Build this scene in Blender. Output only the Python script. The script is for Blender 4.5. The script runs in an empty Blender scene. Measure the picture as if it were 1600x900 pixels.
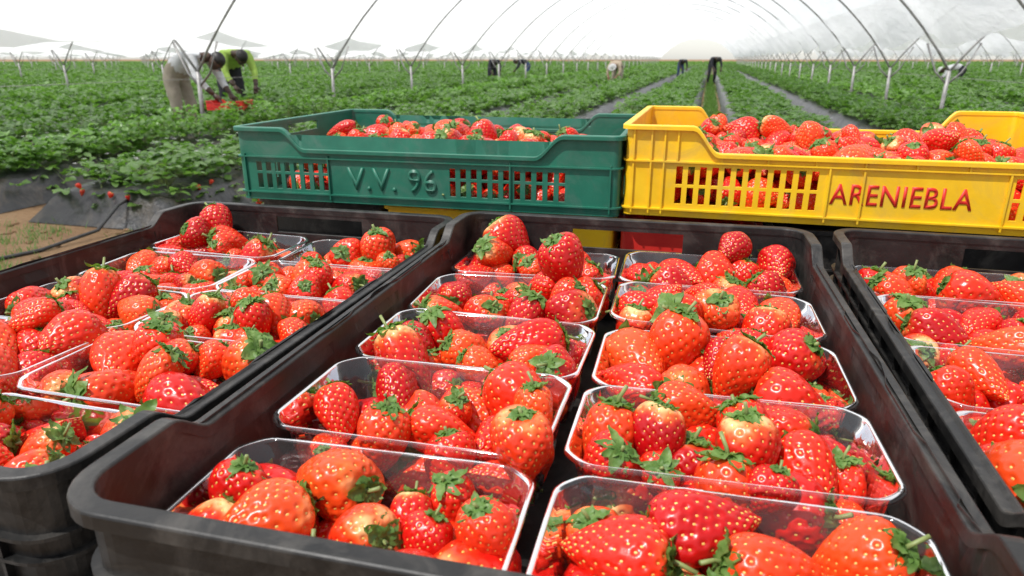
import bpy, math, random
import numpy as np
from mathutils import Vector, Matrix, Quaternion, noise as mnoise
random.seed(7); rng=np.random.default_rng(11)
S=bpy.context.scene
COL=S.collection
CAMZ=1.15
# ---------------------------------------------------------------- helpers
def link(o,parent=None):
    COL.objects.link(o)
    if parent is not None: o.parent=parent
    return o
def empty(name,loc=(0,0,0),rz=0):
    e=bpy.data.objects.new(name,None); e.location=loc; e.rotation_euler=(0,0,rz)
    e.empty_display_size=.05
    return link(e)
def mk(name,v,f,mats=(),idx=None,smooth=False):
    m=bpy.data.meshes.new(name); m.from_pydata([tuple(map(float,p)) for p in v],[],[tuple(map(int,q)) for q in f])
    for k in mats: m.materials.append(k)
    if idx is not None: m.polygons.foreach_set('material_index',np.array(idx,dtype=np.int32))
    if smooth: m.polygons.foreach_set('use_smooth',np.ones(len(m.polygons),dtype=bool))
    m.update(); return m
def obj(name,me,parent=None,loc=(0,0,0)):
    o=bpy.data.objects.new(name,me); o.location=loc
    return link(o,parent)
class B:
    def __init__(s): s.v=[];s.f=[];s.i=[]
    def add(s,v,f,i=0):
        o=len(s.v); s.v.extend(v); s.f.extend([tuple(a+o for a in q) for q in f]); s.i.extend([i]*len(f))
    def box(s,x0,x1,y0,y1,z0,z1,i=0):
        s.add([(x0,y0,z0),(x1,y0,z0),(x1,y1,z0),(x0,y1,z0),(x0,y0,z1),(x1,y0,z1),(x1,y1,z1),(x0,y1,z1)],
              [(0,3,2,1),(4,5,6,7),(0,1,5,4),(1,2,6,5),(2,3,7,6),(3,0,4,7)],i)
    def tube(s,pts,rad,n=8,i=0,caps=True):
        pts=[Vector(p) for p in pts]; V=[];F=[]
        if not hasattr(rad,'__len__'): rad=[rad]*len(pts)
        for k,p in enumerate(pts):
            d=(pts[min(k+1,len(pts)-1)]-pts[max(k-1,0)]).normalized()
            a=Vector((0,0,1)) if abs(d.z)<.9 else Vector((1,0,0))
            u=d.cross(a).normalized(); w=d.cross(u)
            for j in range(n):
                t=2*math.pi*j/n; q=p+(u*math.cos(t)+w*math.sin(t))*rad[k]; V.append(tuple(q))
        for k in range(len(pts)-1):
            for j in range(n):
                a=k*n+j;b=k*n+(j+1)%n; F.append((a,b,b+n,a+n))
        if caps: F.append(tuple(range(n))[::-1]); F.append(tuple((len(pts)-1)*n+j for j in range(n)))
        s.add(V,F,i)
    def ell(s,c,r,nu=14,nv=9,i=0):
        V=[];F=[]
        for a in range(nv+1):
            ph=math.pi*a/nv
            for b in range(nu):
                th=2*math.pi*b/nu
                V.append((c[0]+r[0]*math.sin(ph)*math.cos(th),c[1]+r[1]*math.sin(ph)*math.sin(th),c[2]+r[2]*math.cos(ph)))
        for a in range(nv):
            for b in range(nu):
                p=a*nu+b;q=a*nu+(b+1)%nu; F.append((p,p+nu,q+nu,q))
        s.add(V,F,i)
    def mesh(s,name,mats,smooth=False): return mk(name,s.v,s.f,mats,s.i,smooth)
# ---------------------------------------------------------------- materials
def mat(name):
    m=bpy.data.materials.new(name); m.use_nodes=True; nt=m.node_tree
    return m,nt,nt.nodes['Principled BSDF']
def N(nt,t,**k):
    n=nt.nodes.new(t)
    for a,b in k.items():
        if a in n.inputs: n.inputs[a].default_value=b
        else: setattr(n,a,b)
    return n
def ramp(nt,fac,stops):
    r=nt.nodes.new('ShaderNodeValToRGB'); e=r.color_ramp.elements
    while len(e)<len(stops): e.new(.5)
    for k,(p,c) in enumerate(stops): e[k].position=p; e[k].color=(*c,1)
    nt.links.new(fac,r.inputs[0]); return r
def simple(name,c1,c2,scale=20,rough=.5,bump=0,bscale=None,spec=.5,bdist=.002,metal=0,r2=None,dust=None,dscale=6):
    m,nt,p=mat(name); tc=N(nt,'ShaderNodeTexCoord')
    nz=N(nt,'ShaderNodeTexNoise',Scale=scale,Detail=6.0,Roughness=.6); nt.links.new(tc.outputs['Object'],nz.inputs['Vector'])
    r=ramp(nt,nz.outputs[0],[(.35,c1),(.65,c2)]); out=r.outputs[0]
    if dust:
        nd=N(nt,'ShaderNodeTexNoise',Scale=dscale,Detail=9.0,Roughness=.72,Distortion=.8); nt.links.new(tc.outputs['Object'],nd.inputs['Vector'])
        rd=ramp(nt,nd.outputs[0],[(.48,(0,0,0)),(.72,(1,1,1))]); mx=N(nt,'ShaderNodeMix',data_type='RGBA')
        nt.links.new(rd.outputs[0],mx.inputs[0]); nt.links.new(out,mx.inputs[6]); mx.inputs[7].default_value=(*dust,1); out=mx.outputs[2]
    nt.links.new(out,p.inputs['Base Color'])
    p.inputs['Roughness'].default_value=rough; p.inputs['Specular IOR Level'].default_value=spec; p.inputs['Metallic'].default_value=metal
    if r2 is not None:
        mr=N(nt,'ShaderNodeMapRange'); mr.inputs[3].default_value=rough; mr.inputs[4].default_value=r2
        nt.links.new(nz.outputs[0],mr.inputs[0]); nt.links.new(mr.outputs[0],p.inputs['Roughness'])
    if bump:
        nb=N(nt,'ShaderNodeTexNoise',Scale=bscale or scale*3,Detail=5.0); nt.links.new(tc.outputs['Object'],nb.inputs['Vector'])
        b=N(nt,'ShaderNodeBump',Strength=bump,Distance=bdist); nt.links.new(nb.outputs[0],b.inputs['Height']); nt.links.new(b.outputs[0],p.inputs['Normal'])
    return m
BLACK=simple('black_plastic',(.006,.006,.006),(.018,.017,.016),35,.30,.3,220,bdist=.0006,r2=.6,spec=.4,dust=(.075,.068,.060),dscale=15)
GREEN=simple('green_plastic',(.006,.115,.070),(.012,.15,.092),22,.42,.15,160,bdist=.0005,r2=.55,dust=(.06,.15,.11),dscale=16)
YELLOW=simple('yellow_plastic',(.82,.47,.005),(.92,.57,.012),22,.4,.15,160,bdist=.0005,r2=.5,dust=(.68,.43,.05),dscale=16)
REDP=simple('red_plastic',(.5,.015,.012),(.6,.03,.02),22,.42)
REDTXT=simple('red_paint',(.62,.02,.012),(.70,.03,.015),60,.5)
METAL=simple('galvanised_steel',(.20,.195,.19),(.34,.33,.32),14,.5,metal=.3)
RUBBER=simple('rubber',(.02,.02,.02),(.035,.035,.035),20,.8)
TUBE=simple('black_hose',(.02,.02,.02),(.05,.05,.05),20,.5)
def soilmat(name,c,mul=.8):
    m,nt,p=mat(name); tc=N(nt,'ShaderNodeTexCoord')
    n1=N(nt,'ShaderNodeTexNoise',Scale=1.3,Detail=8.0,Roughness=.65); n2=N(nt,'ShaderNodeTexNoise',Scale=28.0,Detail=8.0,Roughness=.7)
    for n in(n1,n2): nt.links.new(tc.outputs['Object'],n.inputs['Vector'])
    r1=ramp(nt,n1.outputs[0],[(.3,c[0]),(.5,c[1]),(.7,c[2])]); r2=ramp(nt,n2.outputs[0],[(.3,(.5,.45,.4)),(.7,(1,1,1))])
    mx=N(nt,'ShaderNodeMix',data_type='RGBA',blend_type='MULTIPLY'); mx.inputs[0].default_value=mul
    nt.links.new(r1.outputs[0],mx.inputs[6]); nt.links.new(r2.outputs[0],mx.inputs[7]); nt.links.new(mx.outputs[2],p.inputs['Base Color'])
    bp=N(nt,'ShaderNodeBump',Strength=.9,Distance=.03); nt.links.new(n2.outputs[0],bp.inputs['Height']); nt.links.new(bp.outputs[0],p.inputs['Normal']); p.inputs['Roughness'].default_value=.95
    return m
SOIL=soilmat('sandy_soil',[(.22,.125,.06),(.36,.22,.11),(.42,.29,.17)])
SAND=soilmat('furrow_sand',[(.42,.35,.27),(.52,.45,.36),(.60,.54,.46)],.4)
MULCH=simple('mulch_film',(.014,.014,.015),(.035,.035,.037),3,.28,.7,9,bdist=.03,r2=.5,dust=(.10,.08,.06),dscale=4)
GRASSG=simple('grass_ground',(.09,.17,.04),(.24,.24,.09),3.5,.95,.5,60,bdist=.02)
def leafmat(name,a,b,c,trans=.3,rough=.45,scale=9.,spec=.5):
    m,nt,p=mat(name); tc=N(nt,'ShaderNodeTexCoord'); nz=N(nt,'ShaderNodeTexNoise',Scale=scale,Detail=4.0)
    nt.links.new(tc.outputs['Object'],nz.inputs['Vector']); r=ramp(nt,nz.outputs[0],[(.3,a),(.5,b),(.72,c)])
    nt.links.new(r.outputs[0],p.inputs['Base Color']); p.inputs['Roughness'].default_value=rough; p.inputs['Specular IOR Level'].default_value=spec
    t=N(nt,'ShaderNodeBsdfTranslucent'); hs=N(nt,'ShaderNodeHueSaturation',Saturation=1.15,Value=1.6); nt.links.new(r.outputs[0],hs.inputs['Color']); nt.links.new(hs.outputs[0],t.inputs[0])
    ms=N(nt,'ShaderNodeMixShader'); ms.inputs[0].default_value=trans
    nt.links.new(p.outputs[0],ms.inputs[1]); nt.links.new(t.outputs[0],ms.inputs[2]); nt.links.new(ms.outputs[0],nt.nodes['Material Output'].inputs[0])
    return m
LEAF=leafmat('strawberry_leaf',(.078,.172,.030),(.135,.258,.055),(.22,.36,.11),.38,.32,7.,.65)
SEPAL=leafmat('sepal',(.07,.16,.025),(.12,.23,.045),(.22,.33,.09),.28,.5,120.)
STEM=simple('stem',(.16,.22,.06),(.25,.28,.1),100,.5)
PETAL=simple('petal',(.75,.75,.72),(.8,.8,.78),20,.6)
def berrymat():
    m,nt,p=mat('strawberry_skin'); L=nt.links; tc=N(nt,'ShaderNodeTexCoord'); oi=N(nt,'ShaderNodeObjectInfo')
    sp=N(nt,'ShaderNodeSeparateXYZ'); L.new(tc.outputs['Object'],sp.inputs[0])
    off=N(nt,'ShaderNodeVectorMath',operation='SCALE'); cmb=N(nt,'ShaderNodeCombineXYZ')
    L.new(oi.outputs['Random'],cmb.inputs[0]); L.new(oi.outputs['Random'],cmb.inputs[1]); L.new(cmb.outputs[0],off.inputs[0]); off.inputs['Scale'].default_value=7.
    ad=N(nt,'ShaderNodeVectorMath',operation='ADD'); L.new(tc.outputs['Object'],ad.inputs[0]); L.new(off.outputs[0],ad.inputs[1])
    nz=N(nt,'ShaderNodeTexNoise',Scale=55.0,Detail=3.0); L.new(ad.outputs[0],nz.inputs['Vector'])
    a=N(nt,'ShaderNodeMath',operation='MULTIPLY_ADD'); L.new(nz.outputs[0],a.inputs[0]); a.inputs[1].default_value=.036; L.new(sp.outputs[2],a.inputs[2])
    pw=N(nt,'ShaderNodeMath',operation='MULTIPLY'); L.new(oi.outputs['Random'],pw.inputs[0]); pw.inputs[1].default_value=7.13
    fr=N(nt,'ShaderNodeMath',operation='FRACT'); L.new(pw.outputs[0],fr.inputs[0])
    th=N(nt,'ShaderNodeMath',operation='MULTIPLY_ADD'); L.new(fr.outputs[0],th.inputs[0]); th.inputs[1].default_value=.026; th.inputs[2].default_value=.0235
    th2=N(nt,'ShaderNodeMath',operation='ADD'); L.new(th.outputs[0],th2.inputs[0]); th2.inputs[1].default_value=.022
    mr=N(nt,'ShaderNodeMapRange',interpolation_type='SMOOTHSTEP'); L.new(a.outputs[0],mr.inputs[0]); L.new(th.outputs[0],mr.inputs[1]); L.new(th2.outputs[0],mr.inputs[2])
    base=ramp(nt,oi.outputs['Random'],[(0,(.42,.003,.005)),(.25,(.61,.009,.005)),(.6,(.72,.024,.006)),(1,(.80,.075,.010))])
    nz2=ramp(nt,nz.outputs[0],[(.3,(.82,.7,.8)),(.65,(1,1,1))])
    mu=N(nt,'ShaderNodeMix',data_type='RGBA',blend_type='MULTIPLY'); mu.inputs[0].default_value=.7; L.new(base.outputs[0],mu.inputs[6]); L.new(nz2.outputs[0],mu.inputs[7])
    pale=ramp(nt,mr.outputs[0],[(0,(.75,.045,.009)),(.5,(.82,.19,.035)),(1,(.86,.55,.24))])
    mi=N(nt,'ShaderNodeMix',data_type='RGBA'); L.new(mr.outputs[0],mi.inputs[0]); L.new(mu.outputs[2],mi.inputs[6]); L.new(pale.outputs[0],mi.inputs[7])
    L.new(mi.outputs[2],p.inputs['Base Color']); p.inputs['Roughness'].default_value=.30; p.inputs['Specular IOR Level'].default_value=.45
    nb=N(nt,'ShaderNodeTexNoise',Scale=420.0,Detail=2.0); L.new(tc.outputs['Object'],nb.inputs['Vector'])
    b=N(nt,'ShaderNodeBump',Strength=.3,Distance=.0004); L.new(nb.outputs[0],b.inputs['Height']); L.new(b.outputs[0],p.inputs['Normal'])
    return m
SKIN=berrymat()
SEED=simple('achene',(.62,.36,.06),(.80,.58,.16),90,.4)
m,nt,p=mat('clear_punnet_plastic'); L=nt.links
tr=N(nt,'ShaderNodeBsdfTransparent'); tr.inputs[0].default_value=(.95,.96,.96,1)
gl=N(nt,'ShaderNodeBsdfGlossy',Roughness=.06); gl.inputs[0].default_value=(1,1,1,1)
df=N(nt,'ShaderNodeBsdfDiffuse'); df.inputs[0].default_value=(.75,.78,.78,1)
fr=N(nt,'ShaderNodeFresnel',IOR=1.45)
fm=N(nt,'ShaderNodeMath',operation='MULTIPLY_ADD'); L.new(fr.outputs[0],fm.inputs[0]); fm.inputs[1].default_value=.9; fm.inputs[2].default_value=.01
m1=N(nt,'ShaderNodeMixShader'); m1.inputs[0].default_value=.035; L.new(tr.outputs[0],m1.inputs[1]); L.new(df.outputs[0],m1.inputs[2])
m2=N(nt,'ShaderNodeMixShader'); L.new(fm.outputs[0],m2.inputs[0]); L.new(m1.outputs[0],m2.inputs[1]); L.new(gl.outputs[0],m2.inputs[2])
L.new(m2.outputs[0],nt.nodes['Material Output'].inputs[0]); CLEAR=m
m,nt,p=mat('tunnel_film'); L=nt.links; tc=N(nt,'ShaderNodeTexCoord')
mp=N(nt,'ShaderNodeMapping'); mp.inputs['Scale'].default_value=(1,.7,1); L.new(tc.outputs['Object'],mp.inputs[0])
nz=N(nt,'ShaderNodeTexNoise',Scale=1.0,Detail=6.0,Roughness=.55,Distortion=.3); L.new(mp.outputs[0],nz.inputs['Vector'])
r=ramp(nt,nz.outputs[0],[(.3,(.97,.97,.965)),(.7,(1,1,1))])
tr=N(nt,'ShaderNodeBsdfTransparent'); tl=N(nt,'ShaderNodeBsdfTranslucent'); df=N(nt,'ShaderNodeBsdfDiffuse')
L.new(r.outputs[0],tl.inputs[0]); L.new(r.outputs[0],df.inputs[0])
bp=N(nt,'ShaderNodeBump',Strength=.6,Distance=.14); L.new(nz.outputs[0],bp.inputs['Height'])
for q in(tl,df): L.new(bp.outputs[0],q.inputs['Normal'])
gl=N(nt,'ShaderNodeBsdfGlossy',Roughness=.25); L.new(bp.outputs[0],gl.inputs['Normal'])
a=N(nt,'ShaderNodeMixShader'); a.inputs[0].default_value=.14; L.new(tl.outputs[0],a.inputs[1]); L.new(df.outputs[0],a.inputs[2])
g=N(nt,'ShaderNodeMixShader'); g.inputs[0].default_value=.04; L.new(a.outputs[0],g.inputs[1]); L.new(gl.outputs[0],g.inputs[2])
fmx=N(nt,'ShaderNodeMapRange'); L.new(nz.outputs[0],fmx.inputs[0]); fmx.inputs[1].default_value=.3; fmx.inputs[2].default_value=.7; fmx.inputs[3].default_value=.64; fmx.inputs[4].default_value=.76
b=N(nt,'ShaderNodeMixShader'); L.new(fmx.outputs[0],b.inputs[0]); L.new(tr.outputs[0],b.inputs[1]); L.new(g.outputs[0],b.inputs[2])
L.new(b.outputs[0],nt.nodes['Material Output'].inputs[0]); FILM=m
# ---------------------------------------------------------------- strawberries
def berry_mesh(k):
    r=np.random.default_rng(100+k)
    R=.0166*r.uniform(.88,1.10); Lh=.0248*r.uniform(.86,1.20); tap=r.uniform(.32,.56)
    nu,nv=110,72
    ph=np.linspace(0,math.pi,nv+1)
    def surf(ph,th):
        c=np.cos(ph); s=np.sin(ph)
        z=Lh*c - .0035*np.exp(-(ph/.38)**2)
        rad=R*(s**.90)*(1+tap*c-.14*c*c)
        rad=rad*(1+.05*np.sin(2*th+k)+.04*np.sin(3*th+2*k+2*c)+.025*np.sin(5*th+k+3*c))
        x=rad*np.cos(th); y=rad*np.sin(th)*(.84+.16*((k*37)%10)/10)
        x=x+.0020*math.sin(k*1.7)*(1-c)**2
        return np.stack([x,y,z],-1)
    PH,TH=np.meshgrid(ph,np.arange(nu)*2*math.pi/nu,indexing='ij')
    V=surf(PH,TH).reshape(-1,3)
    sd=[];sn=[];stn=[]
    n=175
    for i in range(n):
        c=1-2*(i+.5)/n; c=c*.95-.03
        pp=math.acos(max(-1,min(1,c+r.uniform(-.006,.006)))); tt=i*2.39996+r.uniform(-.12,.12)
        if pp<.42: continue
        P=surf(np.array(pp),np.array(tt)); A=surf(np.array(pp+.01),np.array(tt))-P; C=surf(np.array(pp),np.array(tt+.01))-P
        nn=np.cross(A,C); nn/=np.linalg.norm(nn)+1e-12
        if nn@P<0: nn=-nn
        sd.append(P); sn.append(nn); stn.append(A/np.linalg.norm(A))
    sd=np.array(sd); sn=np.array(sn)
    D=np.linalg.norm(V[:,None,:]-sd[None],axis=2); j=D.argmin(1); d=D.min(1)
    disp=-.00095*np.exp(-(d/.00125)**2)+.00028*np.exp(-((d-.0026)/.0012)**2)
    V=V+sn[j]*disp[:,None]
    b=B(); F=[]
    for a_ in range(nv):
        for c_ in range(nu):
            p0=a_*nu+c_; q0=a_*nu+(c_+1)%nu; F.append((p0,p0+nu,q0+nu,q0))
    b.add([tuple(x) for x in V],F,0)
    for P,nn,t in zip(sd,sn,stn):
        u=np.cross(nn,t); c=P-nn*.00066
        vs=[]
        for (aa,bb,cc) in [(0,0,1),(1,0,0),(.5,.8,.1),(-.5,.8,.1),(-1,0,0),(-.5,-.8,.1),(.5,-.8,.1),(0,0,-1)]:
            vs.append(tuple(c+t*aa*.00090+u*bb*.00062+nn*cc*.00045))
        fs=[(0,i,i%6+1) for i in range(1,7)]
        b.add(vs,fs,1)
    zt=Lh-.0028; ns=int(r.integers(8,12)); cs=r.uniform(.70,1.02)
    for i in range(ns):
        an=2*math.pi*i/ns+r.uniform(-.3,.3); ln=r.uniform(.012,.020)*cs; w=r.uniform(.0034,.0052)*cs
        curl=(r.uniform(-1.2,1.2),r.uniform(-.6,1.8),r.uniform(.4,3.0))[k%3]
        segs=8; px,pz=.0008,zt+.0008; ang=r.uniform(-.1,.2); row=[]
        tw=r.uniform(-.55,.55)
        for q in range(segs+1):
            f=q/segs; ww=w*(math.sin(math.pi*min(1,f*.8+.2))**.8)*(1 if f<.99 else .08)
            ca,sa=math.cos(an+tw*f*.6),math.sin(an+tw*f*.6)
            for sgn in(-1,-.5,0,.5,1):
                row.append((px*ca-sgn*ww*sa, px*sa+sgn*ww*ca, pz+abs(sgn)*ww*.35+.0007*math.sin(q*2+sgn*3)))
            px+=math.cos(ang)*ln/segs; pz+=math.sin(ang)*ln/segs
            if 1<=q<3: ang-=.28
            elif q>=3: ang+=curl/segs*1.4
        fs=[]
        for q in range(segs):
            for c_ in range(4):
                o=q*5+c_; fs.append((o,o+1,o+6,o+5))
        b.add(row,fs,2)
    sl=r.uniform(.003,.012); bend=r.uniform(-.4,.4)
    b.tube([(0,0,zt-.001),(sl*.3*bend,0,zt+sl*.4),(sl*bend,sl*.2,zt+sl)],[.0016,.0011,.0012],7,3)
    return b.mesh('strawberry_%d'%k,[SKIN,SEED,SEPAL,STEM],True)
NB=15
BM=[berry_mesh(k) for k in range(NB)]
OFF1=.0075; SEP=.0215; R1=.0158; R2=.0093
def settle(n,hx,hy,zr,slope,seed,zmax,iters=150,over=.006,mu=.99):
    r=np.random.default_rng(seed)
    s=np.clip(r.normal(mu,.16,n),.72,1.36)
    c=np.stack([r.uniform(-hx*.85,hx*.85,n),r.uniform(-hy*.8,hy*.8,n),r.uniform(.018,zmax,n)],1)
    a=r.uniform(0,2*math.pi,n)
    e=r.normal(.24,.42,n)
    d=np.stack([np.cos(a)*np.cos(e),np.sin(a)*np.cos(e),np.sin(e)],1)
    P=np.stack([c-d*SEP*.5*s[:,None],c+d*SEP*.5*s[:,None]],1).reshape(-1,3)
    rad=np.stack([R1*s,R2*s],1).reshape(-1); own=np.repeat(np.arange(n),2)
    rs=rad[:,None]+rad[None]; same=own[:,None]==own[None]
    rs=np.where(same,-1,rs)*.955
    for it in range(iters):
        g=.0011*(1-it/iters)**.6+.00015
        P[:,2]-=g
        for _ in range(4):
            df=P[:,None]-P[None]; D=np.sqrt((df**2).sum(2))+1e-9
            pen=np.clip(rs-D,0,None)
            mv=(df/D[...,None])*(pen*.5)[...,None]
            cnt=np.maximum(1,(pen>0).sum(1))**.6
            P+=mv.sum(1)/cnt[:,None]
            Q=P.reshape(-1,2,3); dd=Q[:,1]-Q[:,0]; l=np.linalg.norm(dd,axis=1)+1e-9
            cor=(l-SEP*s)/l*.5; Q[:,0]+=dd*cor[:,None]; Q[:,1]-=dd*cor[:,None]
            P=Q.reshape(-1,3)
            P[:,2]=np.maximum(P[:,2],rad)
            z=P[:,2]; ex=np.where(z<zr,-slope*(zr-z),over)
            for ax,h in((0,hx),(1,hy)):
                lim=np.maximum(h+ex-rad,.002); P[:,ax]=np.clip(P[:,ax],-lim,lim)
    return P.reshape(-1,2,3),s
def put_berries(P,s,parent,seed,z0=0,flip=1):
    r=random.Random(seed)
    for i in range(len(s)):
        p1=Vector(P[i,0]); p2=Vector(P[i,1])
        if flip<0: p1.x*=-1;p1.y*=-1;p2.x*=-1;p2.y*=-1
        zw=(p1-p2).normalized()
        q=zw.to_track_quat('Z','Y') @ Quaternion((0,0,1),r.uniform(0,6.283))
        o=bpy.data.objects.new('strawberry',BM[r.randrange(NB)])
        o.rotation_mode='QUATERNION'; o.rotation_quaternion=q
        o.location=p1-zw*OFF1*s[i]+Vector((0,0,z0)); o.scale=(s[i],)*3
        link(o,parent)
# ---------------------------------------------------------------- punnet tray
PX,PY,PZ=.185,.1145,.052
def tray_mesh():
    b=B(); hx,hy=PX/2-.0015,PY/2-.0015
    def outline(hx,hy,c):
        out=[]
        for i,(sx,sy) in enumerate(((1,-1),(1,1),(-1,1),(-1,-1))):
            cx,cy=sx*(hx-c),sy*(hy-c); a0=[-math.pi/2,0,math.pi/2,math.pi][i]
            for k in range(9):
                t=a0+math.pi/2*k/8; rr=c*(1-.10*math.sin(math.pi*k/8)**2)
                out.append((cx+rr*math.cos(t),cy+rr*math.sin(t)))
            ex,ey=((hx,hy-c),(-hx+c,hy),(-hx,-hy+c),(hx-c,-hy))[i]
            sx0,sy0=out[-1]; m=20
            for k in range(1,m): out.append((sx0+(ex-sx0)*k/m,sy0+(ey-sy0)*k/m))
        return out
    rings=[]
    lv=[(0,.014,.020),(.003,.011,.020),(.026,.008,.0195),(.044,.0060,.019),(.048,.0034,.0185),(.0515,.0030,.0182),(.0530,.0024,.018),(.0533,.0006,.018),(.0520,-.0002,.018),(.0505,-.0002,.018)]
    for li,(z,ins,c) in enumerate(lv):
        o=outline(hx-ins,hy-ins,c)
        ring=[]
        for k,(x,y) in enumerate(o):
            rb=.0010*math.cos(k*math.pi) if li in(1,2,3) else 0
            l=math.hypot(x,y); ring.append((x-x/l*rb,y-y/l*rb,z))
        rings.append(ring)
    n=len(rings[0]); V=[p for r in rings for p in r]; F=[]
    for a in range(len(rings)-1):
        for k in range(n): F.append((a*n+k,a*n+(k+1)%n,(a+1)*n+(k+1)%n,(a+1)*n+k))
    F.append(tuple(range(n))[::-1]); b.add(V,F,0)
    return b.mesh('punnet_tray',[CLEAR],True)
TRAY=tray_mesh()
LAY=[settle(26+i%2,PX/2-.006,PY/2-.006,.052,.12,700+i,.10) for i in range(16)]
_pc=0
def punnet(loc,rz,li,tilt=(0,0)):
    global _pc; _pc+=1
    e=empty('strawberry_punnet',loc,rz); e.rotation_euler=(tilt[0],tilt[1],rz)
    obj('tray',TRAY,e)
    P,s=LAY[li%16]; put_berries(P,s,e,_pc*13+5)
    return e
# ---------------------------------------------------------------- crates
def crate(name,loc,rz,LX,LY,H,rc,mt,dips,holes,rimw=.010,rimh=.007,ribz=(),vribs={},th=.003,ramp_len=.03):
    e=empty(name,loc,rz)
    hx,hy=LX/2,LY/2
    ln=[LX-2*rc,LY-2*rc,LX-2*rc,LY-2*rc]
    zs={0.0}
    for hl in holes.values():
        for h in hl: zs.add(round(h[2],5)); zs.add(round(h[3],5))
    zs=sorted(zs)
    cen=[(0,-hy),(hx,0),(0,hy),(-hx,0)]; dr=[(1,0),(0,1),(-1,0),(0,-1)]; nr=[(0,-1),(1,0),(0,1),(-1,0)]
    cc=[(hx-rc,-hy+rc),(hx-rc,hy-rc),(-hx+rc,hy-rc),(-hx+rc,-hy+rc)]
    path=[]
    def top(i,a):
        d=dips.get(i)
        if not d: return H
        half,dep=d
        t=(half+ramp_len-abs(a))/ramp_len; t=max(0,min(1,t)); t=t*t*(3-2*t)
        return H-dep*t
    for i in range(4):
        bs={-ln[i]/2,ln[i]/2}
        for h in holes.get(i,[]): bs.add(round(h[0],5)); bs.add(round(h[1],5))
        if i in dips:
            for k in range(9):
                v=dips[i][0]+ramp_len*k/8; bs.add(v); bs.add(-v)
        k=int(ln[i]/.03)
        for q in range(1,k):
            v=-ln[i]/2+ln[i]*q/k
            if all(abs(v-x)>.003 for x in bs): bs.add(v)
        for a in sorted(bs):
            if abs(a)>ln[i]/2+1e-6: continue
            path.append((cen[i][0]+dr[i][0]*a,cen[i][1]+dr[i][1]*a,nr[i][0],nr[i][1],top(i,a),i,a))
        a0=math.atan2(nr[i][1],nr[i][0])
        for q in range(1,8):
            t=a0+math.pi/2*q/8; c,s_=math.cos(t),math.sin(t)
            path.append((cc[i][0]+rc*c,cc[i][1]+rc*s_,c,s_,H,-1,0))
    n=len(path); nz=len(zs)+1
    V=[]
    for (x,y,nx,ny,tp,_,_) in path:
        for z in zs: V.append((x,y,z))
        V.append((x,y,tp-.001))
    F=[]
    for k in range(n):
        k2=(k+1)%n; p0,p1=path[k],path[k2]
        for j in range(nz-1):
            z0=zs[j]; z1=zs[j+1] if j+1<len(zs) else 99
            hole=False
            if p0[5]>=0 and p0[5]==p1[5]:
                am=(p0[6]+p1[6])/2
                for h in holes.get(p0[5],[]):
                    if h[0]<am<h[1] and z0>=h[2]-1e-6 and z1<=h[3]+1e-6: hole=True
            if not hole: F.append((k*nz+j,k2*nz+j,k2*nz+j+1,k*nz+j+1))
    me=mk(name+'_walls',V,F,[mt]); w=obj('walls',me,e)
    so=w.modifiers.new('s','SOLIDIFY'); so.thickness=th; so.offset=-1
    bv=w.modifiers.new('b','BEVEL'); bv.width=.0006; bv.segments=1; bv.limit_method='ANGLE'
    def sweep(prof,zf,nm):
        V=[];F=[];m=len(prof)
        for pt in path:
            for (o,z) in prof: V.append((pt[0]+pt[2]*o,pt[1]+pt[3]*o,zf(pt)+z))
        for k in range(n):
            k2=(k+1)%n
            for j in range(m): F.append((k*m+j,k2*m+j,k2*m+(j+1)%m,k*m+(j+1)%m))
        return obj(nm,mk(name+'_'+nm,V,F,[mt],None,False),e)
    c=.0013; w0=-th-.0010
    rim=[(w0,-rimh),(rimw,-rimh),(rimw,-c),(rimw-c*.35,-c*.35),(rimw-c,0),(w0+c,0),(w0+c*.35,-c*.35),(w0,-c)]
    sweep(rim,lambda p:p[4],'rim')
    for q,z in enumerate(ribz):
        sweep([(-.0005,-.0013),(rimw*.6,-.0011),(rimw*.6,.0011),(-.0005,.0013)],lambda p:z,'rib_%d'%q)
    bb=B()
    for i,lst in vribs.items():
        for (a,z0,z1) in lst:
            x=cen[i][0]+dr[i][0]*a; y=cen[i][1]+dr[i][1]*a; t=.0011; o=rimw*.55
            if i%2==0: bb.box(x-t,x+t,min(y,y+nr[i][1]*o),max(y,y+nr[i][1]*o),z0,min(z1,top(i,a)-.002))
            else: bb.box(min(x,x+nr[i][0]*o),max(x,x+nr[i][0]*o),y-t,y+t,z0,min(z1,top(i,a)-.002))
    if bb.v: obj('stiffeners',bb.mesh(name+'_st',[mt]),e)
    fl=B()
    fl.box(-hx+.0035,hx-.0035,-hy+.0035,hy-.0035,.001,.004)
    obj('floor',fl.mesh(name+'_fl',[mt]),e)
    return e
def vr(L,step,z0,z1,skip=()):
    out=[];a=-L/2
    while a<=L/2+1e-6:
        if not any(s0<a<s1 for s0,s1 in skip): out.append((a,z0,z1))
        a+=step
    return out
HB=.132
bl_holes={0:[(-.06,.06,HB-.036,HB-.014)],2:[(-.065,.065,HB-.036,HB-.014)]}
for i in(1,3):
    bl_holes[i]=[(a,a+.03,.025,.055) for a in np.arange(-.22,.2,.042)]
for i in(0,2):
    bl_holes[i]=bl_holes[i]+[(a,a+.03,.025,.055) for a in np.arange(-.145,.13,.042)]
bl_vr={0:vr(.32,.02,.004,HB-.04),2:vr(.32,.04,.004,HB-.04),1:vr(.52,.0433,.004,HB),3:vr(.52,.0433,.004,HB)}
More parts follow.
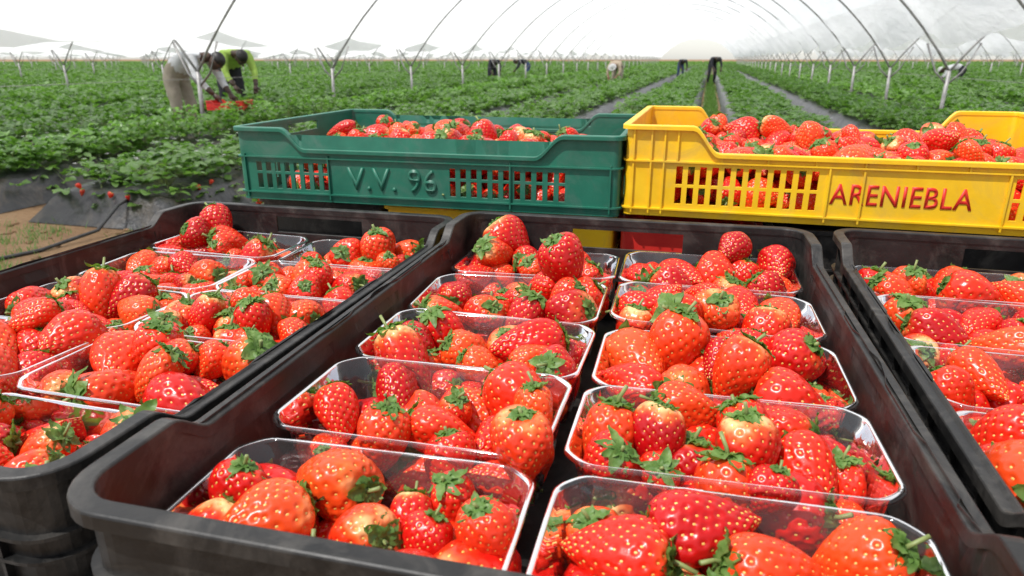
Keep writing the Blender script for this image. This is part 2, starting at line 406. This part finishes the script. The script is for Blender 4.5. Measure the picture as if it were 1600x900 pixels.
def black(loc,rz,seed):
    e=crate('black_plastic_crate',loc,rz,.390,.602,HB,.024,BLACK,{1:(.205,.016),3:(.205,.016)},bl_holes,.0072,.008,(.022,.06,.078,HB-.040),bl_vr,th=.0026)
    r=random.Random(seed); c,s=math.cos(rz),math.sin(rz)
    order=list(range(16)); r.shuffle(order); q=0
    for i in range(2):
        for j in range(5):
            lx=(-.5+i)*.1885; ly=(-2+j)*.1165
            lx+=r.uniform(-.002,.002); ly+=r.uniform(-.002,.002)
            punnet((loc[0]+c*lx-s*ly,loc[1]+s*lx+c*ly,loc[2]+.040+r.uniform(-.002,.004)),rz+r.uniform(-.03,.03)+(math.pi if r.random()<.5 else 0),order[q],(r.uniform(-.04,.04),r.uniform(-.03,.03))); q+=1
zr=CAMZ-.18
black((-.070,.497,zr-HB),math.radians(1.5),1)
black((-.497,.515,zr-.014-HB),math.radians(.5),2)
black((.350,.525,zr-.002-HB),math.radians(0),3)
HG=.110; HY=.121
def slots(a0,a1,n,z0,z1,gap=.45):
    st=(a1-a0)/n; return [(a0+k*st,a0+k*st+st*(1-gap),z0,z1) for k in range(n)]
gh={0:slots(-.262,-.135,8,.018,.040)+slots(-.262,-.135,8,.044,.058)+slots(.05,.225,11,.018,.040)+slots(.05,.225,11,.044,.058)}
gh[2]=gh[0]; gh[1]=gh[3]=slots(-.12,.12,10,.018,.05)+[(-.05,.05,.085,.1)]
GL=(-.402,1.115,CAMZ-.207)
ge=crate('green_plastic_crate',GL,math.radians(1.5),.585,.39,HG,.010,GREEN,{0:(.175,.030),2:(.175,.030)},gh,.006,.006,(.012,.066),
   {0:vr(.56,.14,.004,.07,[(-.13,.05)])+vr(.56,.02,.066,HG,[(-.3,.3)])},ramp_len=.04)
yh={0:slots(-.228,-.045,12,.018,.040)+slots(-.228,-.045,12,.044,.068)+slots(.165,.27,7,.018,.040)+slots(.165,.27,7,.044,.068)}
yh[2]=yh[0]; yh[1]=yh[3]=slots(-.12,.12,10,.018,.05)
YL=(.197,1.130,CAMZ-.203)
ye=crate('yellow_plastic_crate',YL,0.0,.592,.39,HY,.010,YELLOW,{0:(.175,.034),2:(.175,.034)},yh,.006,.006,(.010,.074),
   {0:vr(.57,.057,.074,HY)+vr(.57,.285,.004,.07)+[(-.262,.004,.118),(-.245,.004,.118),(-.040,.004,.074),(.158,.004,.074)]},ramp_len=.035)
def text(s,parent,mt,cx,z0,w,h,y,ext,bold=0):
    cu=bpy.data.curves.new('lettering','FONT'); cu.body=s; cu.size=1; cu.extrude=0; cu.offset=bold; cu.space_character=1.08
    o=bpy.data.objects.new('tmp',cu); COL.objects.link(o); bpy.context.view_layer.update()
    me=bpy.data.meshes.new_from_object(o.evaluated_get(bpy.context.evaluated_depsgraph_get())); bpy.data.objects.remove(o)
    co=np.zeros(len(me.vertices)*3); me.vertices.foreach_get('co',co); co=co.reshape(-1,3)
    mn,mxx=co.min(0),co.max(0)
    out=np.zeros_like(co); out[:,0]=cx-w/2+(co[:,0]-mn[0])/(mxx[0]-mn[0])*w; out[:,2]=z0+(co[:,1]-mn[1])/(mxx[1]-mn[1])*h; out[:,1]=y
    me.vertices.foreach_set('co',out.reshape(-1)); me.materials.clear(); me.materials.append(mt); me.update()
    t=obj('lettering',me,parent); so=t.modifiers.new('s','SOLIDIFY'); so.thickness=ext; so.offset=0
text('V.V. 96',ge,GREEN,-.040,.021,.140,.034,-.39/2-.0008,.0028,.004)
text('ARENIEBLA',ye,REDTXT,.044,.028,.160,.026,-.39/2-.0005,.0006,.010)
for (loc,par,hgt,LX,seed,zz) in ((GL,ge,HG,.585,71,.002),(YL,ye,HY,.592,72,-.003)):
    P,s=settle(176,LX/2-.008,.39/2-.008,.2,0,seed,.09,110,mu=1.0)
    P=P.copy()
    put_berries(P,s,par,seed,z0=hgt-.070+zz)
    put_berries(P,s,par,seed+9,z0=hgt-.070-.045,flip=-1)
zz=CAMZ-.338
crate('black_plastic_crate',(-.583,1.15,zz),0,.214,.39,.124,.012,BLACK,{},{},.006,.006,(.01,.07))
crate('yellow_plastic_crate',(-.290,1.15,zz),0,.352,.39,.124,.010,YELLOW,{},{},.006,.006,(.01,.07))
crate('red_plastic_crate',(-.010,1.15,zz),0,.186,.39,.124,.010,REDP,{},{},.006,.006,(.01,.07))
crate('black_plastic_crate',(.348,1.15,zz),0,.500,.39,.124,.012,BLACK,{},{},.006,.006,(.01,.07))
te=empty('farm_trailer',(0,0,0)); b=B()
b.box(-.78,.66,.12,1.38,CAMZ-.369,CAMZ-.340); obj('deck',b.mesh('deck',[METAL]),te)
b=B(); b.box(-.6,-.54,.14,1.32,.66,CAMZ-.371); b.box(.42,.48,.14,1.32,.66,CAMZ-.371); b.box(-.62,.5,.70,.76,.34,.40)
for x in(-.57,.45): b.box(x-.03,x+.03,.70,.76,.40,.66)
b.tube([(-.06,1.3,.70),(-.06,2.1,.62)],.03); obj('chassis',b.mesh('chassis',[METAL]),te)
for x in(-.70,.58):
    b=B()
    b.tube([(x-.07,.73,.31),(x-.06,.73,.31),(x+.06,.73,.31),(x+.07,.73,.31)],[.27,.31,.31,.27],28); b.tube([(x-.075,.73,.31),(x+.075,.73,.31)],.15,20,1)
    obj('wheel',b.mesh('wheel',[RUBBER,METAL]),te)
# ---------------------------------------------------------------- ground
b=B(); b.add([(-1500,-1500,0),(1500,-1500,0),(1500,1500,0),(-1500,1500,0)],[(0,1,2,3)]); obj('ground',b.mesh('ground',[SOIL]))
PER=1.7; X0=.1; YS=4.0; YE=190
def nz(x,y,z=0): return mnoise.noise(Vector((x,y,z)))
def bed_mesh(nm,seed):
    prof=[(-.62,0),(-.56,.10),(-.50,.20),(-.43,.245),(-.2,.262),(0,.25),(.2,.262),(.43,.245),(.50,.20),(.56,.10),(.62,0)]
    ys=list(np.arange(0,14,.18))+list(np.arange(14,YE-YS,4.0)); V=[];F=[];m=len(prof)
    for k,y in enumerate(ys):
        f=min(1,(k)/2.0)
        for (x,z) in prof:
            w=.022*nz(x*4+seed,y*2.2)+.012*nz(x*9,y*7,seed)
            V.append((x*(1+.06*nz(y*1.1,seed)),y-(1-z/.26)*.18*(k==0),max(.006,z*(.86+.14*f)+ (w if z>0 else 0)) if z>0 else .006))
    for k in range(len(ys)-1):
        for j in range(m-1): F.append((k*m+j,k*m+j+1,(k+1)*m+j+1,(k+1)*m+j))
    F.append(tuple(range(m))[::-1])
    return mk(nm,V,F,[MULCH],None,True)
BEDS=[bed_mesh('bed%d'%k,k*3.1) for k in range(3)]
def leaf_rows(b,base,az,pitch,ln,wd,fine,roll):
    for da,sc in((0,1.08),(-1.25,.95),(1.25,.95)):
        a=az+da*random.uniform(.8,1.1); d=Vector((math.cos(a),math.sin(a),0)); sd=Vector((-math.sin(a),math.cos(a),0))
        up=Vector((0,0,1)); pt=pitch+random.uniform(-.25,.25); L_=ln*sc; W=wd*sc; ro=roll+random.uniform(-.3,.3)
        s2=sd*math.cos(ro)+up*math.sin(ro)
        ws=[.16,.72,1,.86,.3] if fine else [.25,1,.45]
        nrow=len(ws); P=Vector(base)+d*ln*.08; vs=[]
        for q in range(nrow):
            w=W*ws[q]*.5; an=pt-.9*q/(nrow-1)
            cup=.28*w
            vs+= [tuple(P-s2*w+up*cup),tuple(P),tuple(P+s2*w+up*cup)]
            P=P+(d*math.cos(an)+up*math.sin(an))*L_/(nrow-1)
        fs=[]
        for q in range(nrow-1):
            o=q*3; fs+=[(o,o+1,o+4,o+3),(o+1,o+2,o+5,o+4)]
        b.add(vs,fs,0)
def plants(nm,length,fine,dens,nleaf,seed,fs=1.0,lead=False):
    random.seed(seed); b=B()
    y=0.0
    while y<length:
        for lx in(-.21,.21):
            cx=lx+random.uniform(-.05,.05); cy=y+random.uniform(-.05,.05); big=random.uniform(.75,1.25)
            for _ in range(nleaf):
                a=random.uniform(0,6.283); rr=(random.random()**.6)*.23*big; h=(.30*big*(1-.6*(rr/.26)**2)*random.uniform(.3,1.0))
                if lead and random.random()<.3: rr=random.uniform(.24,.36); h=random.uniform(-.13,.06)
                x,yy,z=cx+rr*math.cos(a),cy+rr*math.sin(a),.22+h
                if fine and random.random()<.6:
                    b.tube([(cx,cy,.25),((cx+x)/2,(cy+yy)/2,.27+max(h,.03)*.7),(x,yy,z)],.0022,3,1,False)
                leaf_rows(b,(x,yy,z),a+random.uniform(-.9,.9),random.uniform(.1,.75),random.uniform(.055,.085)*fs,random.uniform(.048,.07)*fs,fine,random.uniform(-.4,.4))
            if fine:
                for _ in range(3):
                    if random.random()<.6:
                        a=random.uniform(0,6.28); x,yy,z=cx+.17*math.cos(a),cy+.17*math.sin(a),.27+random.uniform(.15,.3)
                        for q in range(5):
                            t=q*1.257; b.add([(x,yy,z),(x+.012*math.cos(t-.45),yy+.012*math.sin(t-.45),z+.003),(x+.018*math.cos(t),yy+.018*math.sin(t),z+.002),(x+.012*math.cos(t+.45),yy+.012*math.sin(t+.45),z+.003)],[(0,1,2,3)],2)
        y+=dens
    return b.mesh(nm,[LEAF,STEM,PETAL],True)
SPILL=[plants('plants_spill%d'%k,2.0,True,.25,46,10+k,1.08,True) for k in range(3)]
NEAR=[plants('plants_near%d'%k,2.0,True,.27,32,20+k) for k in range(4)]
MID=[plants('plants_mid%d'%k,2.0,False,.27,22,40+k,1.25) for k in range(4)]
FAR=[plants('plants_far%d'%k,6.0,False,.32,10,60+k,1.9) for k in range(3)]
VFAR=[plants('plants_vfar%d'%k,16.0,False,.6,9,80+k,2.8) for k in range(2)]
random.seed(3)
pe=empty('strawberry_plants')
for k in range(-86,40):
    cx=X0+PER*(k+.5)
    ymin=max(YS,-cx/1.6-3) if cx<0 else max(YS,cx/.62-4)
    if ymin>YE-10: continue
    obj('raised_bed',BEDS[k%3],None,(cx,YS,0))
    y=YS-.02
    while y<YE-12:
        dist=math.hypot(cx,y)
        if dist<8: me,l=random.choice(SPILL),2.0
        elif dist<10.5: me,l=random.choice(NEAR),2.0
        elif dist<30: me,l=random.choice(MID),2.0
        elif dist<75: me,l=random.choice(FAR),6.0
        else: me,l=random.choice(VFAR),16.0
        if y+l>ymin:
            flip=random.random()<.5
            o=obj('foliage',me,pe,(cx,y+(l if flip else 0),0)); o.rotation_euler=(0,0,math.pi if flip else 0); o.scale=(random.uniform(.92,1.1),1,random.uniform(.88,1.14))
        y+=l
b=B()
for k in range(-86,40):
    if k==0: continue
    cx=X0+PER*k; b.add([(cx-.27,YS+.6,.004),(cx+.27,YS+.6,.004),(cx+.27,YE,.004),(cx-.27,YE,.004)],[(0,1,2,3)])
obj('sand_furrows',b.mesh('sand_furrows',[SAND]))
rb=random.Random(4)
for k in(-3,-4,-2):
    cx=X0+PER*(k+.5)
    for _ in range(6):
        side=rb.choice((-1,1)); end=rb.random()<.5
        if end: x,y,z=rb.uniform(-.45,.45),YS-.02-rb.uniform(0,.06),rb.uniform(.20,.28)
        else: x,y,z=side*rb.uniform(.46,.53),YS+rb.uniform(.1,1.4),rb.uniform(.19,.27)
        o=bpy.data.objects.new('hanging_berry',BM[rb.randrange(NB)]); o.location=(cx+x,y,z)
        o.rotation_euler=(rb.uniform(-.6,.6),rb.uniform(-.6,.6),rb.uniform(0,6)); link(o,pe)
b=B(); V=[];F=[]; ys=np.arange(1.5,YE,.5)
for y in ys:
    for x in(-.19,-.06,.06,.19): V.append((X0+x*(1+.25*nz(y*.9,x*3)),y,.008+(.03+.015*nz(x*9,y*2)) *(abs(x)<.1)))
for k in range(len(ys)-1):
    for j in range(3): F.append((k*4+j,k*4+j+1,k*4+j+5,k*4+j+4))
b.add(V,F,0); rg=random.Random(9)
for _ in range(9000):
    y=4+(rg.random()**1.6)*50; x=X0+rg.gauss(0,.08); h=rg.uniform(.03,.09); a=rg.uniform(0,3.14); w=.004+.0004*y
    dx,dy=math.cos(a)*w,math.sin(a)*w; lx,ly=rg.uniform(-.03,.03),rg.uniform(-.03,.03)
    b.add([(x-dx,y-dy,.02),(x+dx,y+dy,.02),(x+lx,y+ly,.02+h)],[(0,1,2)],1)
obj('grass_path',b.mesh('grass_path',[GRASSG,LEAF]))
b=B()
for _ in range(70):
    cx,cy=rg.uniform(-6.5,-2.2),rg.uniform(2.0,3.7)
    for q in range(40):
        a=rg.uniform(0,6.28); l=rg.uniform(.02,.07); x,y=cx+rg.gauss(0,.07),cy+rg.gauss(0,.07)
        b.add([(x-.004,y,.0),(x+.004,y,.0),(x+l*math.cos(a)*.5,y+l*math.sin(a)*.5,l)],[(0,1,2)],0)
obj('weeds',b.mesh('weeds',[LEAF]))
b=B()
for _ in range(700):
    x,y,s=rg.uniform(-6.5,-1.5),rg.uniform(1.6,3.8),rg.uniform(.005,.028); b.ell((x,y,s*.2),(s,s*rg.uniform(.6,1),s*.5),7,5)
obj('soil_clods',b.mesh('clods',[SOIL],True))
b=B(); b.tube([(-4.0,4.1,.2),(-3.95,3.85,.17),(-3.9,3.6,.05),(-3.95,3.2,.012),(-4.1,2.7,.012),(-4.3,2.0,.012)],.012,8); obj('irrigation_hose',b.mesh('hose',[TUBE],True))
# ---------------------------------------------------------------- tunnels
TX0,TX1=-6.5,3.3; TW=TX1-TX0; TC=(TX0+TX1)/2; ZS=.98; SP=3.5; TY0=1.0; NH=28
TH0=math.radians(57); RA=(TW/2)/math.sin(TH0)
def arch(t,off=0):
    a=-TH0+2*TH0*t; return ((RA+off)*math.sin(a), ZS-RA*math.cos(TH0)+(RA+off)*math.cos(a))
def frame_mesh():
    b=B()
    for h in range(NH):
        y=TY0+h*SP
        b.tube([(arch(t)[0],y,arch(t)[1]) for t in np.linspace(0.0,1,33)],.016,6 if h>6 else 10)
    return b.mesh('hoops',[METAL],True)
def post_mesh():
    b=B(); r=random.Random(2)
    for h in range(NH):
        y=TY0+h*SP
        b.tube([(r.uniform(-.03,.03),y,0),(0,y,.99)],.028,8)
        for s in(-1,1):
            b.tube([(0,y,.80),(s*.17,y+.02,.97),(s*.34,y+.02,1.36)],.015,6)
    b.tube([(0.03,TY0,.90),(0.03,TY0+(NH-1)*SP,.90)],.003,5)
    return b.mesh('posts',[METAL],True)
def film_mesh(seed):
    na=46; dy=.35; ny=int((NH-1)*SP/dy)+1; V=[];F=[]
    for j in range(ny):
        y=TY0+j*dy; ph=(j*dy/SP)%1; sag=math.sin(math.pi*ph)
        for i in range(na+1):
            t=.055+.89*i/na; x,z=arch(t,.03); sd=abs(2*t-1)
            w=.12*sag*(.4+sd)+(.06*nz(x*1.1+seed,y*1.7)+.05*nz(x*3,y*.8,seed+4))*(.25+sag)+.05*abs(nz(x*.7+y*1.1,y*.9-x,seed))*sd
            a=-TH0+2*TH0*t
            x-=math.sin(a)*w; z-=math.cos(a)*w
            if i in(0,na): z+=-.10*sag+.07*nz(y*1.3,seed+i)
            V.append((x,y,z))
    for j in range(ny-1):
        for i in range(na): o=j*(na+1)+i; F.append((o,o+1,o+na+2,o+na+1))
    b=B(); b.add(V,F,0)
    return b.mesh('film',[FILM],True)
FR=frame_mesh(); FL=[film_mesh(1.3),film_mesh(8.7)]; PO=post_mesh()
for k in range(-6,4):
    cx=TC+k*TW; e=empty('greenhouse_tunnel',(cx,0,0))
    obj('hoops',FR,e); obj('plastic_film',FL[k%2],e)
    obj('posts',PO,e,(-TW/2,0,0))
    if k==3: obj('posts_end',PO,e,(TW/2,0,0))
# ---------------------------------------------------------------- people
def cloth(n,c): return simple(n,tuple(x*.8 for x in c),c,14,.9,.4,30,bdist=.01)
SKN=simple('skin',(.20,.10,.06),(.28,.15,.09),12,.55); SKD=simple('dark_skin',(.05,.028,.018),(.08,.045,.03),12,.5)
EYE=simple('eye',(.02,.02,.02),(.03,.03,.03)); LIP=simple('lip',(.3,.1,.08),(.35,.12,.1)); HAIR=simple('hair',(.012,.01,.01),(.02,.018,.015))
def person(name,loc,rz,pose,shirt,trous,skin,hat,scale=1.0):
    e=empty(name,loc,rz); e.scale=(scale,)*3
    if pose=='bent':
        J=dict(pel=(0,0,.90),sp=(.17,0,1.03),ch=(.36,0,1.10),nk=(.50,0,1.08),hd=(.57,0,1.04))
        arm=lambda s:[(.40,s*.17,1.06),(.50,s*.22,.80),(.66,s*.15,.62)]
        leg=lambda s:[(-.01,s*.10,.84),(.07,s*.13,.47),(-.04,s*.14,.09),(.10,s*.15,.035)]
    elif pose=='low':
        J=dict(pel=(0,0,.84),sp=(.19,0,.90),ch=(.40,0,.90),nk=(.53,0,.85),hd=(.60,0,.80))
        arm=lambda s:[(.42,s*.17,.86),(.50,s*.22,.63),(.64,s*.14,.48)]
        leg=lambda s:[(-.01,s*.10,.80),(.12,s*.13,.45),(-.04,s*.14,.09),(.10,s*.15,.035)]
    V=[J['pel'],J['sp'],J['ch'],J['nk'],J['hd']]; R=[.145,.14,.16,.058,.06]; E=[(0,1),(1,2),(2,3),(3,4)]
    tag=['t','s','s','k','k']; wr=[]
    for s in(-1,1):
        a=arm(s); o=len(V); V+=a; R+=[.078,.053,.032]; E+=[(2,o),(o,o+1),(o+1,o+2)]; tag+=['s','s','k']; wr.append((a[1],a[2]))
        l=leg(s); o=len(V); V+=l; R+=[.105,.072,.048,.042]; E+=[(0,o),(o,o+1),(o+1,o+2),(o+2,o+3)]; tag+=['t','t','b','b']
    me=bpy.data.meshes.new('body'); me.from_pydata(V,E,[]); o=bpy.data.objects.new('tmpbody',me); COL.objects.link(o)
    o.modifiers.new('k','SKIN')
    sv=me.skin_vertices[0].data
    for i,r in enumerate(R): sv[i].radius=(r,r)
    sv[0].use_root=True
    ss=o.modifiers.new('ss','SUBSURF'); ss.levels=2
    bpy.context.view_layer.update()
    m2=bpy.data.meshes.new_from_object(o.evaluated_get(bpy.context.evaluated_depsgraph_get())); bpy.data.objects.remove(o)
    m2.materials.clear()
    for q in(shirt,trous,skin,RUBBER): m2.materials.append(q)
    key={'s':0,'t':1,'k':2,'b':3}; VV=[Vector(x) for x in V]
    for v in m2.vertices:
        v.co+=v.normal*.012*mnoise.noise(v.co*14)
    for p in m2.polygons:
        c=p.center; best=min(range(len(VV)),key=lambda i:(VV[i]-c).length/ (R[i]+.12)); p.material_index=key[tag[best]]; p.use_smooth=True
    obj('body',m2,e)
    h=Vector(J['hd']); nk=Vector(J['nk']); d=(h-nk).normalized(); hc=h+d*.07
    face=Vector((.55,0,-.83)).normalized()
    up=Vector((face.z*-1,0,face.x)); lat=Vector((0,1,0))
    b=B(); b.ell((0,0,0),(.088,.073,.112),20,14,0)
    def tr(x,y,z): return tuple(hc+face*x+lat*y+up*z)
    b.v=[tr(x*(1.0 if z>-.02 else .92),y*(1 if z>-.03 else .82),z) for x,y,z in b.v]
    b.tube([tr(.08,0,.015),tr(.108,0,-.02),tr(.084,0,-.028)],[.008,.014,.01],8,0)
    for s in(-1,1):
        c=tr(.078,s*.03,.012); b.ell(c,(.011,.011,.011),8,6,1); c=tr(0,s*.076,-.005); b.ell(c,(.018,.01,.03),8,6,0)
    b.tube([tr(.079,-.022,-.055),tr(.086,0,-.056),tr(.079,.022,-.055)],.005,6,2)
    nb=B(); nb.ell((0,0,0),(.097,.083,.085),18,10,3); b.add([tr(x-.012,y,max(z,-.0)+.045) for x,y,z in nb.v],nb.f,3)
    if hat is not None:
        nb=B(); nb.tube([(0,0,-.004),(0,0,.004)],[.14,.135],24,3)
        b.add([tr(x,y,z+.048) for x,y,z in nb.v],nb.f,3)
    obj('head',b.mesh('head',[skin,EYE,LIP,hat or HAIR],True),e)
    for (el,w) in wr:
        el,w=Vector(el),Vector(w); d=(w-el).normalized(); sd=d.cross(Vector((0,0,1))).normalized() if abs(d.z)<.95 else Vector((0,1,0)); nn=d.cross(sd)
        b=B(); b.tube([w-d*.01,w+d*.035,w+d*.085],[.027,.036,.034],10)
        for q,(o_,ln) in enumerate(((-.027,.068),(-.009,.08),(.009,.076),(.026,.06))):
            p=w+d*.08+sd*o_; b.tube([p,p+d*ln*.5+nn*.008,p+d*ln*.8+nn*.028],[.0095,.0085,.006],7)
        p=w+d*.035+sd*(-.03); b.tube([p,p-sd*.028+d*.025,p-sd*.032+d*.055+nn*.012],[.012,.0105,.007],7)
        obj('hand',b.mesh('hand',[skin],True),e)
    return e
GREYS=cloth('grey_shirt',(.64,.65,.66)); KH=cloth('khaki_trousers',(.38,.33,.26)); NEON=cloth('hi_vis_shirt',(.42,.62,.12)); DK=cloth('dark_cloth',(.03,.03,.04)); BEI=cloth('beige_shirt',(.45,.36,.26)); BLU=cloth('blue_cloth',(.05,.08,.18)); WH=cloth('white_cap',(.65,.65,.63))
person('farm_worker',(-7.16,8.35,0),math.radians(0),'bent',GREYS,KH,SKD,None,1.10)
person('farm_worker',(-8.10,10.75,0),math.radians(-35),'bent',NEON,DK,SKD,None,1.15)
person('farm_worker',(.12,36.0,0),math.radians(-70),'bent',DK,DK,SKD,None,1.1)
person('farm_worker',(-1.6,42.0,0),math.radians(-70),'bent',DK,BLU,SKD,None)
person('farm_worker',(-3.3,27.0,0),math.radians(-100),'low',BEI,KH,SKN,WH,1.1)
person('farm_worker',(-8.4,27.5,0),math.radians(-60),'bent',DK,DK,SKD,None)
person('farm_worker',(-8.4,33.5,0),math.radians(190),'bent',DK,BLU,SKD,None)
person('farm_worker',(8.6,28.5,0),math.radians(170),'low',GREYS,DK,SKD,WH)
crate('red_plastic_crate',(-6.22,8.2,.50),.2,.5,.34,.12,.012,REDP,{0:(.14,.03),2:(.14,.03)},{},.008,.008,(.04,))
# ---------------------------------------------------------------- light, sky, camera
el,az=math.radians(62),math.radians(-140)
w=bpy.data.worlds.new('World'); S.world=w; w.use_nodes=True; nt=w.node_tree; bg=nt.nodes['Background']
sk=nt.nodes.new('ShaderNodeTexSky'); sk.sky_type='NISHITA'; sk.sun_disc=False; sk.sun_elevation=el; sk.sun_rotation=az; sk.dust_density=.6; sk.air_density=1.0; sk.ozone_density=1.0
hs=nt.nodes.new('ShaderNodeHueSaturation'); hs.inputs['Saturation'].default_value=.35; hs.inputs['Value'].default_value=1.15
nt.links.new(sk.outputs[0],hs.inputs['Color']); nt.links.new(hs.outputs[0],bg.inputs[0]); bg.inputs[1].default_value=.15
sd=bpy.data.lights.new('sun','SUN'); sd.energy=4.7; sd.angle=math.radians(.6); sd.color=(1,.98,.945)
so=bpy.data.objects.new('sun',sd); link(so); so.location=(-5,-3,20)
v=Vector((math.cos(el)*math.sin(az),math.cos(el)*math.cos(az),math.sin(el))); so.rotation_euler=v.to_track_quat('Z','Y').to_euler()
cd=bpy.data.cameras.new('camera'); cd.lens=24; cd.sensor_width=36; cd.clip_start=.02; cd.clip_end=4000
cd.dof.use_dof=True; cd.dof.focus_distance=.60; cd.dof.aperture_fstop=14
co=bpy.data.objects.new('camera',cd); link(co); co.location=(0,0,CAMZ); co.rotation_euler=(math.radians(90-18.55),0,math.radians(15.4)); S.camera=co
S.view_settings.view_transform='Standard'; S.view_settings.look='None'; S.view_settings.exposure=0
